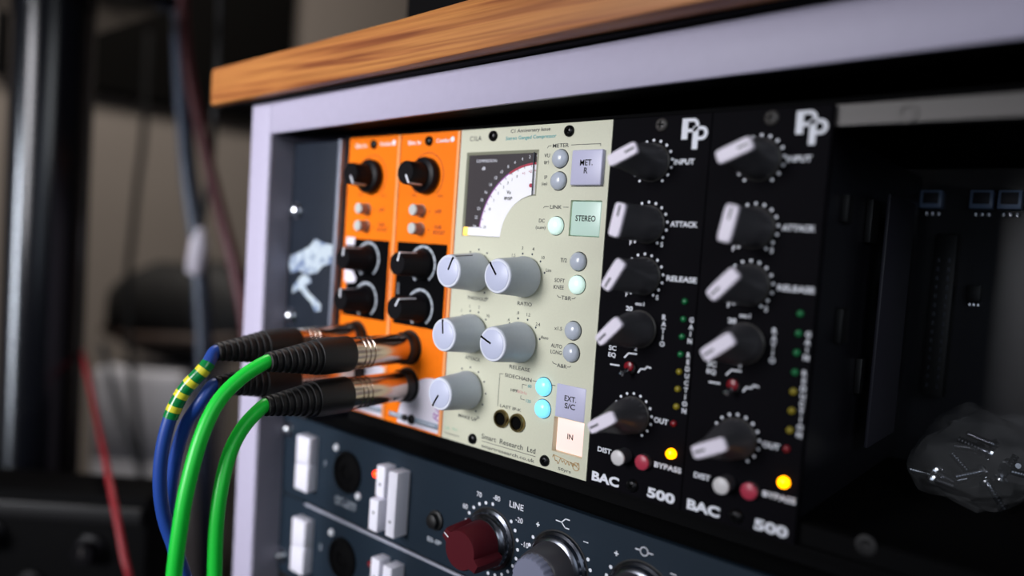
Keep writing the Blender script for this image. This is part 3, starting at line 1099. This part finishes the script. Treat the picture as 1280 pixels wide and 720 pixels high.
# ------------------------------------------------------------------ slate preamp units below
def marconi(u, cx, cz, ang, body, y0=-5.0, y1=-18.3, line=True):
    def outline(r, rw, hw):
        o = []
        for i in range(72):
            f = 2 * math.pi * i / 72
            rr = r
            for d in (0, math.pi):
                dd = (f - d + math.pi) % (2 * math.pi) - math.pi
                if abs(dd) < 0.7:
                    rr = max(rr, min(rw / math.cos(dd), hw / max(abs(math.sin(dd)), 1e-6)))
            a = math.radians(ang) + f
            o.append((cx + rr * math.sin(a), cz + rr * math.cos(a)))
        return o
    s = B().lathe((cx, 0, cz), [(12.3, 0), (12.4, 0.5), (12.3, 1.0), (11.2, 1.6), (11.0, 3.2), (10.2, 4.2), (9.4, 4.6), (9.0, 5.4)], seg=64).obj('control_knob', 'alu', u)
    B().lathe((cx, 0, cz), [(12.9, 0), (12.9, 0.2), (12.4, 0.3)], seg=64).obj('knob_seat', 'black', s)
    B().loft([(y0, outline(8.9, 11.3, 2.9)), (y0 - 2, outline(8.7, 11.1, 2.8)), (y1 + 0.8, outline(8.0, 10.6, 2.5)), (y1, outline(7.6, 10.2, 2.2))]).obj('knob_body', body, s)
    if line:
        b = B()
        slot_box(b, cx, cz, ang, 7.4, 10.0, 0.5, y1 + 0.1, y1 - 0.12)
        b.obj('pointer_line', 'print_white', s, 0)
    return s


def fluted(u, cx, cz, y1):
    s = B().lathe((cx, 0, cz), [(13.2, 0), (13.3, 0.5), (13.1, 1.2), (12.2, 1.8), (12.0, 3.6), (10.8, 4.6)], seg=64).obj('control_knob', 'alu', u)
    B().lathe((cx, 0, cz), [(13.8, 0), (13.8, 0.2), (13.3, 0.3)], seg=64).obj('knob_seat', 'black', s)
    y0_ = -y1 - 9.2
    B().lathe((cx, -4.4, cz), [(10.6, 0), (10.4, 0.6), (9.4, y0_), (8.8, y0_ + 0.6), (6.2, y0_ + 0.8)], seg=56).obj('knob_body', 'dark_grey', s)

    def fl(r):
        return [(cx + (r + .22 * math.cos(22 * t)) * math.sin(t), cz + (r + .22 * math.cos(22 * t)) * math.cos(t)) for t in [2 * math.pi * i / 144 for i in range(144)]]
    B().loft([(y1 + 4.4, fl(8.3)), (y1 + 0.7, fl(8.1)), (y1, fl(7.6))]).obj('fluted_cap', 'grey_cap', s)
    return s


def preamp_unit(zt, label, num, led_on):
    """one-unit rack preamp; zt = top edge of the panel"""
    u = thing('preamp_unit', label, 'audio unit', (0, 0, zt - 42.6), 'slate preamp units under the module rack')
    D = 42.6                                     # local z of the top edge
    k = lambda z: z + 12.3 + D                   # photo heights measured on the upper unit
    B().box(-44.5, 436, 0, 3, 0, D - 0.0, 0.25, 1).obj('faceplate', 'slate', u)
    B().box(-20, 420, 3, 220, 1.0, D - 1.0).obj('case', 'black', u)
    B().box(-19, 436, -0.9, 0.5, D - 0.9, D + 0.3, 0.2).obj('edge_highlight', 'highlight_grey', u) if num == '2' else None  # highlight along the lower unit's top edge, painted as a pale strip
    for z in (k(-20.2),) if num == '1' else (k(-46.0),):
        B().lathe((-37.4, 0, z), [(4.4, 0), (4.4, 0.9), (3.2, 1.0), (3.4, 2.2), (2.8, 3.4), (1.4, 4.0), (1.2, 3.0)], seg=28).obj('rack_screw', 'chrome', u)
    # white keys
    for z0, z1 in ((k(-32.9), k(-19.1)), (k(-47.2), k(-33.2))):
        B().box(-22.4, -11.2, -5.6, 0.5, z0, z1, 0.5).obj('white_key', 'key_white', u)
    B().box(52.2, 58.1, -7.7, 0.5, k(-49), k(-19.2), 0.45).obj('white_key', 'key_white', u)
    B().box(42.6, 48.4, -6.6, 0.5, k(-33.4), k(-19.0), 0.45).obj('white_key', 'key_white', u)
    B().box(42.4, 48.4, -9.4, 0.5, k(-48.6), k(-34.0), 0.45).obj('white_key', 'key_white', u)
    for x, z, y in ((55.1, k(-42), -7.75), (45.5, k(-27.5), -6.65), (45.5, k(-40), -9.45)):
        B().disc(x, z, 0.7, y).obj('key_mark', 'print_grey', u, 0, False)
    # combo jack
    j = B().lathe((13.8, 0, k(-31)), [(10.4, 0), (10.4, 0.8), (9.8, 1.5), (8.4, 1.7), (7.9, 0.4)], seg=48).obj('combo_jack', 'matte_black', u)
    B().lathe((13.8, -0.3, k(-31)), [(7.9, 0), (7.6, 0.3), (4.6, 0.4), (3.6, 1.2), (3.2, 0.2), (0.01, 0.1)], seg=36, cap1=False).obj('jack_core', 'matte_black', j)
    for x, z in ((3.9, k(-20.9)), (22.9, k(-40.6))):
        B().lathe((x, 0, z), [(1.8, 0), (1.8, 0.5), (1.3, 1.1), (0.01, 1.3)], seg=20, cap1=False).obj('jack_screw', 'bright_screw', u)
    text(num, -4.6, k(-31.0), 2.8, 'arc_white', u)
    text('MIC  LINE', 13.6, k(-45.6), 1.7, 'arc_white', u, 16)
    text('DI  INPUT', 13.6, k(-48.0), 1.7, 'arc_white', u, 16)
    led(u, 35.8, k(-26.2), 1.6, 'led_red_on' if led_on else 'led_red', 'status_led', 2.2)
    t = B().lathe((76.6, 0, k(-36.6)), [(4.4, 0), (4.4, 1.0), (3.6, 1.4), (3.2, 1.4), (3.0, 3.4), (2.4, 3.8), (0.01, 3.8)], seg=32, cap1=False).obj('push_switch', 'rubber', u)
    text('EI-IP', 76.2, k(-46.2), 2.0, 'arc_white', u, 8.6, bold=0.02)
    # gain knob and its dial
    cz = k(-35.2)
    s = marconi(u, 108.2, cz, -62, 'red_knob')
    tag(s, 'burgundy winged gain knob on aluminium skirt')
    dots(u, 108.2, cz, 14.5, [-75, -60, -45, -30, -15, 0, 45, 60, 75, 90, 105, 120, 135, 150, 165, 180], 0.72, 'print_white')
    for tx, a, r in (('60', -58, 17.8), ('70', -25, 18.2), ('-80', 6, 17.6), ('-20', 50, 18.6), ('-10', 80, 18.2), ('0', 107, 17.6)):
        x, z = pol(108.2, cz, r, a)
        text(tx, x, z, 2.1, 'print_white', u, bold=0.01)
    text('LINE', 120.6, k(-18.0), 2.5, 'print_white', u, 7.2, bold=0.01)
    for i, cx in enumerate((142.7, 178.4)):
        fluted(u, cx, cz, -18.0 if i == 0 else -15.0)
        dots(u, cx, cz, 14.8, [-90, -75, -60, 62, 77, 92, 107], 0.72, 'print_white')
        text('+', cx - 10.9, k(-22.2), 1.8, 'print_white', u, bold=0.03)
        text('-', cx + 11.6, k(-22.2), 0.35, 'print_white', u, 2.2)
    b = B()
    x, z = 143.4, k(-18.0)
    b.stroke([(x - 3.2, z), (x - 0.6, z), (x + 1.2, z + 1.7), (x + 3.0, z + 1.7)], 0.45)
    b.stroke([(x - 0.6, z), (x + 1.2, z - 1.7), (x + 3.0, z - 1.7)], 0.45)
    x = 178.4
    b.stroke([pol(x, z, 1.5, 30 * i) for i in range(13)], 0.45)
    b.stroke([(x - 3.4, z), (x - 1.5, z)], 0.45)
    b.stroke([(x + 1.5, z), (x + 3.4, z)], 0.45)
    b.obj('curve_symbols', 'print_white', u, 0, False)
    return u


preamp_unit(-12.3, 'upper slate preamp unit with burgundy knob and lit red light', '1', True)
preamp_unit(-55.7, 'lower slate preamp unit with a painted highlight on its top edge', '2', False)


# ------------------------------------------------------------------ plugged cables
def audio_cable(sx, sz, droop, col, label, px, group=None, tagged=False):
    th = thing('audio_cable', label, 'cable', (sx, 0, sz), group)
    d = Vector((0, -1, -droop)).normalized()
    o = Vector((0, -0.6, 0))

    def lat(profile, name, material, seg=44):
        return B().lathe(o, profile, axis=d, seg=seg).obj(name, material, th)
    lat([(6.6, 0), (7.2, 0.3), (7.3, 1.2), (7.3, 4.2), (6.9, 4.8)], 'lock_ring', 'rubber')
    sh = lat([(6.6, 4.4), (6.7, 5), (6.7, 23), (6.9, 23.2), (6.9, 24.4), (6.5, 24.6), (6.5, 25.4), (6.9, 25.6), (6.9, 26.8), (6.5, 27), (6.5, 27.8), (6.9, 28), (6.9, 29.2),
         (6.5, 29.4), (6.5, 30.2), (6.9, 30.4), (6.95, 34.5)], 'connector_shell', 'nickel')
    prof = [(6.8, 34), (7.45, 34.2), (7.5, 35), (7.5, 46), (7.3, 48.5)]
    n = 8
    for i in range(n):
        t0 = 48.5 + 21.5 * i / n
        r0 = 7.3 - 3.5 * (i / n) ** 0.9
        prof += [(r0, t0 + 0.3), (r0 - 0.1, t0 + 1.7), (r0 - 0.85, t0 + 1.9), (r0 - 0.9, t0 + 2.5)]
    prof += [(3.9, 70.2), (3.8, 71.2), (2.9, 71.4)]
    lat(prof, 'strain_boot', 'rubber')
    end = o + d * 69
    pts = [end, end + d * 3.2]
    for u, v, dep in px:
        pts.append(at(u, v, dep) - Vector((sx, 0, sz)))
    path = smooth_path(pts, 14)
    B().tube(path, 2.7, 16).obj('cord', col, th, 60)
    if tagged:
        i0, i1 = tagged
        sub = path[i0:i1]
        s = B().tube(sub, 2.95, 18).obj('marker_sleeve', 'tag_green', th, 60)
        n = len(sub)
        fine = smooth_path(sub, 6)
        N = len(fine)
        for q in range(4):
            a = int(N * (0.13 + 0.225 * q))
            e = a + int(N * 0.10)
            B().tube(fine[a:e], 3.02, 18).obj('sleeve_stripe', 'tag_yellow', s, 60)
    return th


gA = 'green audio cables in the second orange module'
gB = 'blue audio cables in the first orange module'
audio_cable(52.4, 36.3, 0.022, 'green_cable', 'upper bright green audio cable with silver plug and black boot',
            [(302, 472, 272), (273, 502, 266), (252, 545, 261), (235, 605, 257), (225, 660, 255), (217, 725, 254), (212, 800, 254), (210, 1000, 256), (214, 1500, 262)], gA)
audio_cable(52.4, 19.2, 0.020, 'green_cable', 'lower bright green audio cable with silver plug and black boot',
            [(305, 533, 273), (287, 567, 268), (276, 612, 264), (270, 660, 262), (268, 725, 261), (267, 800, 261), (268, 1000, 262), (262, 1500, 265)], gA)
audio_cable(14.3, 36.3, 0.045, 'blue_cable', 'upper blue audio cable wearing a striped green and yellow sleeve',
            [(257, 459, 298), (230, 489, 296), (212, 525, 295), (202, 568, 295), (200, 610, 296), (206, 650, 298), (220, 690, 300), (236, 740, 302), (246, 820, 304), (250, 1000, 306), (252, 1450, 310)], gB, (25, 56))
audio_cable(14.3, 19.2, 0.0, 'blue_cable', 'lower blue audio cable without sleeve in the first orange module',
            [(252, 501, 300), (232, 532, 302), (219, 575, 304), (212, 620, 306), (212, 660, 308), (222, 700, 310), (240, 750, 312), (255, 830, 314), (260, 1000, 316), (262, 1400, 320)], gB)

# ------------------------------------------------------------------ bag of screws lying in the empty slots
def bag_xy(u, v, z):
    d = ray(u, v)
    return CAM_LOC + d * ((z - CAM_LOC.z) / d.z)


b = B()
nu, nv = 26, 20
rows = []
for j in range(nv + 1):
    row = []
    for i in range(nu):
        t = 2 * math.pi * i / nu
        f = math.pi * (j / nv - 0.5)
        x = 262 + 21 * math.cos(f) * math.copysign(abs(math.cos(t)) ** .7, math.cos(t))
        y = 102 + 40 * math.cos(f) * math.copysign(abs(math.sin(t)) ** .7, math.sin(t))
        z = 17.5 + 17 * math.sin(f)
        p = Vector((x, y, z))
        nz = noise.noise_vector(p * 0.085) * 4.5 + noise.noise_vector(p * 0.2) * 1.6
        p += Vector((nz.x, nz.y, nz.z))
        p.z = max(p.z, -0.5)
        p.x = max(p.x, 235)
        row.append(p)
    rows.append(row)
b.rings(rows, True, True)
bag = tag(b.obj('plastic_bag', 'poly', None, 25), 'clear crumpled plastic bag of screws in the empty rack slots', 'bag')
for i in range(13):
    x, y, z = random.uniform(247, 274), random.uniform(78, 126), random.uniform(4, 22)
    ax = Vector((random.uniform(-1, 1), random.uniform(-1, 1), random.uniform(-.5, .5))).normalized()
    th = thing('spare_screw', 'loose silver machine screw inside the clear plastic bag', 'screw', (x, y, z), 'spare screws in the bag')
    B().lathe((0, 0, 0), [(2.6, 0), (2.6, 0.8), (1.6, 1.6)], axis=tuple(ax), seg=16).obj('screw_head', 'chrome', th)
    prof = [(1.3, 1.5)]
    for q in range(9):
        prof += [(1.35, 2 + q * 1.1), (1.05, 2.55 + q * 1.1)]
    B().lathe((0, 0, 0), prof, axis=tuple(ax), seg=12).obj('threaded_shank', 'alu', th)

# ------------------------------------------------------------------ things behind and on top of the desk
p = on_y(505, 8, 40)
eq = thing('equipment_box', 'black equipment box standing on the wooden desk top', 'equipment', (p.x + 100, 110, 178.6))
B().box(-100, 100, -70, 70, 4, 110, 4, 3).obj('case', 'matte_black', eq)
for sx in (-85, 85):
    for sy in (-55, 55):
        B().lathe((sx, sy, -1.2 + sx * 0.026), [(8, 0), (7, 5.6)], axis=(0, 0, 1), seg=20).obj('rubber_foot', 'rubber', eq)

# black stand pole; in front of it a slim black equipment case standing upright
q = at(47, 590, 700)
st = thing('speaker_stand', 'thick glossy black stand pole with a top plate', 'stand', (q.x, q.y, FL))
zp = at(47, 0, 700).z - FL
B().lathe((0, 0, 0), [(64, 0), (64, 8), (50, 14), (36, 30)], axis=(0, 0, 1), seg=48).obj('base_foot', 'satin_black', st)
B().lathe((0, 0, 0), [(34, 12), (34, zp)], axis=(0, 0, 1), seg=64).obj('pole', 'satin_black', st)
B().box(-120, 70, -80, 80, zp, zp + 10, 1.5).obj('top_plate', 'satin_black', st)
q = at(60, 596, 560)
case = thing('flight_case', 'slim upright black equipment case in front of the stand pole', 'case', (q.x, q.y, FL))
case.rotation_euler.z = CAM_ROT.z
hc = q.z - FL
B().box(-160, 92, -30, 18, 0, hc, 5, 2).obj('case_body', 'matte_black', case)
B().box(-156, 88, -33, -29, hc - 20, hc - 8, 1.0).obj('edge_strip', 'black', case)
for x, z in ((-20, 34), (10, 70), (52, 40), (52, 84), (-60, 60)):
    k = B().lathe((x, -30, hc - z), [(11, 0), (11, 3), (8, 4), (7.5, 12), (6.5, 13)], seg=28).obj('control_knob', 'plastic', case)
    B().box(x - 0.8, x + 0.8, -43.4, -42.9, hc - z, hc - z + 6).obj('pointer_line', 'screw_dim', k, 0)


def hanging(name, label, px, r, material, group=None):
    pts = smooth_path([at(*v) for v in px], 10)
    return tag(B().tube(pts, r, 12).obj(name, material, None, 60), label, 'cable', group)


hanging('hanging_cable', 'thin red cable coming out from behind the black stand pole', [(52, 20, 830), (50, 150, 820), (58, 270, 800), (78, 345, 770), (92, 394, 740), (107, 455, 690), (121, 520, 620), (137, 600, 515), (154, 690, 482), (166, 760, 478), (180, 1000, 480), (186, 1700, 490)], 2.3, 'red_cable')
hanging('hanging_cable', 'thin dark red cable hanging beside the rack desk', [(222, -120, 760), (232, 60, 760), (246, 140, 758), (262, 210, 756), (278, 275, 754), (296, 345, 752), (310, 430, 750), (316, 600, 750), (300, 1200, 760)], 6.0, 'dim_red_cable')
hanging('hanging_cable', 'thick grey-blue cable hanging behind the dark red cable', [(222, -120, 820), (226, 60, 820), (230, 140, 820), (236, 220, 820), (246, 290, 822), (252, 360, 824), (256, 460, 826), (258, 700, 830), (262, 1100, 840)], 9.0, 'steel_blue')
pl = thing('cable_plug', 'white plug hanging among the dark cables', 'plug', at(246, 320, 780))
B().lathe((0, 0, 0), [(5, -20), (8.5, -18), (9.5, 0), (9.0, 16), (6, 20), (4.5, 30)], axis=(0.12, 0.05, 1), seg=24).obj('plug_body', 'label_white', pl)
B().tube([(3, 1, 28), (12, 4, 90), (14, 6, 200), (10, 4, 420)], 3.5, 10).obj('plug_cord', 'rubber', pl)
hanging('hanging_cable', 'thin black cable hanging in front of the grey wall', [(186, 40, 1400), (180, 160, 1400), (172, 230, 1400), (166, 290, 1400), (160, 360, 1400), (166, 480, 1390), (180, 620, 1380), (190, 900, 1380)], 6.0, 'rubber')
hanging('hanging_cable', 'thin black cable hanging in front of the grey cabinet', [(128, 430, 1250), (140, 480, 1250), (158, 540, 1250), (176, 590, 1250), (186, 640, 1250), (190, 900, 1260)], 5.5, 'rubber')

# grey cabinet with a black bag on it
g0, g1 = at(92, 600, 1500), at(204, 600, 1500)
gt = at(145, 458, 1500).z
cb = thing('storage_cabinet', 'pale grey storage cabinet standing under the black bag', 'cabinet', ((g0.x + g1.x) / 2, (g0.y + g1.y) / 2 + 60, FL))
wv = (g1 - g0)
ang = math.atan2(wv.y, wv.x)
wd = math.hypot(wv.x, wv.y)
cb.rotation_euler.z = ang
H = gt - FL
B().box(-wd / 2, wd / 2, -60, 180, 0, H, 10, 3).obj('cabinet_body', 'grey_bin', cb)
for k in range(3):
    B().box(-wd / 2 + 8, wd / 2 - 8, -64, -58, 14 + k * (H - 20) / 3, 6 + (k + 1) * (H - 20) / 3, 2).obj('drawer_front', 'grey_bin', cb)
b = B()
rows = []
for j in range(13):
    f = math.pi * (j / 12 - 0.5)
    row = []
    for i in range(28):
        t = 2 * math.pi * i / 28
        p = Vector((175 * math.cos(f) * math.copysign(abs(math.cos(t)) ** .7, math.cos(t)), 90 * math.cos(f) * math.copysign(abs(math.sin(t)) ** .7, math.sin(t)), 112 + 112 * math.copysign(abs(math.sin(f)) ** .8, math.sin(f))))
        p += noise.noise_vector(p * 0.012) * 14
        p.z = max(p.z, 0)
        row.append(p)
    rows.append(row)
b.rings(rows)
bg = thing('gear_bag', 'rounded black bag resting on the pale grey cabinet', 'bag', (cb.location.x / U + 15, cb.location.y / U + 75, gt))
bg.rotation_euler.z = ang
b.obj('bag_body', 'bag_black', bg)
B().tube([(-165, -36, 70), (-80, -92, 60), (80, -94, 66), (165, -36, 74)], 14, 12).obj('leather_band', 'bag_brown', bg)

# acoustic panel on the left wall
ap = thing('acoustic_panel', 'large black fabric acoustic panel on the grey wall', 'wall panel', (-2000, 900, 455))
B().box(0, 50, -520, 330, 0, 1200, 8, 2).obj('fabric_face', 'fabric', ap)
B().box(-1, 3, -530, 340, -10, 1210, 1).obj('frame', 'black', ap)
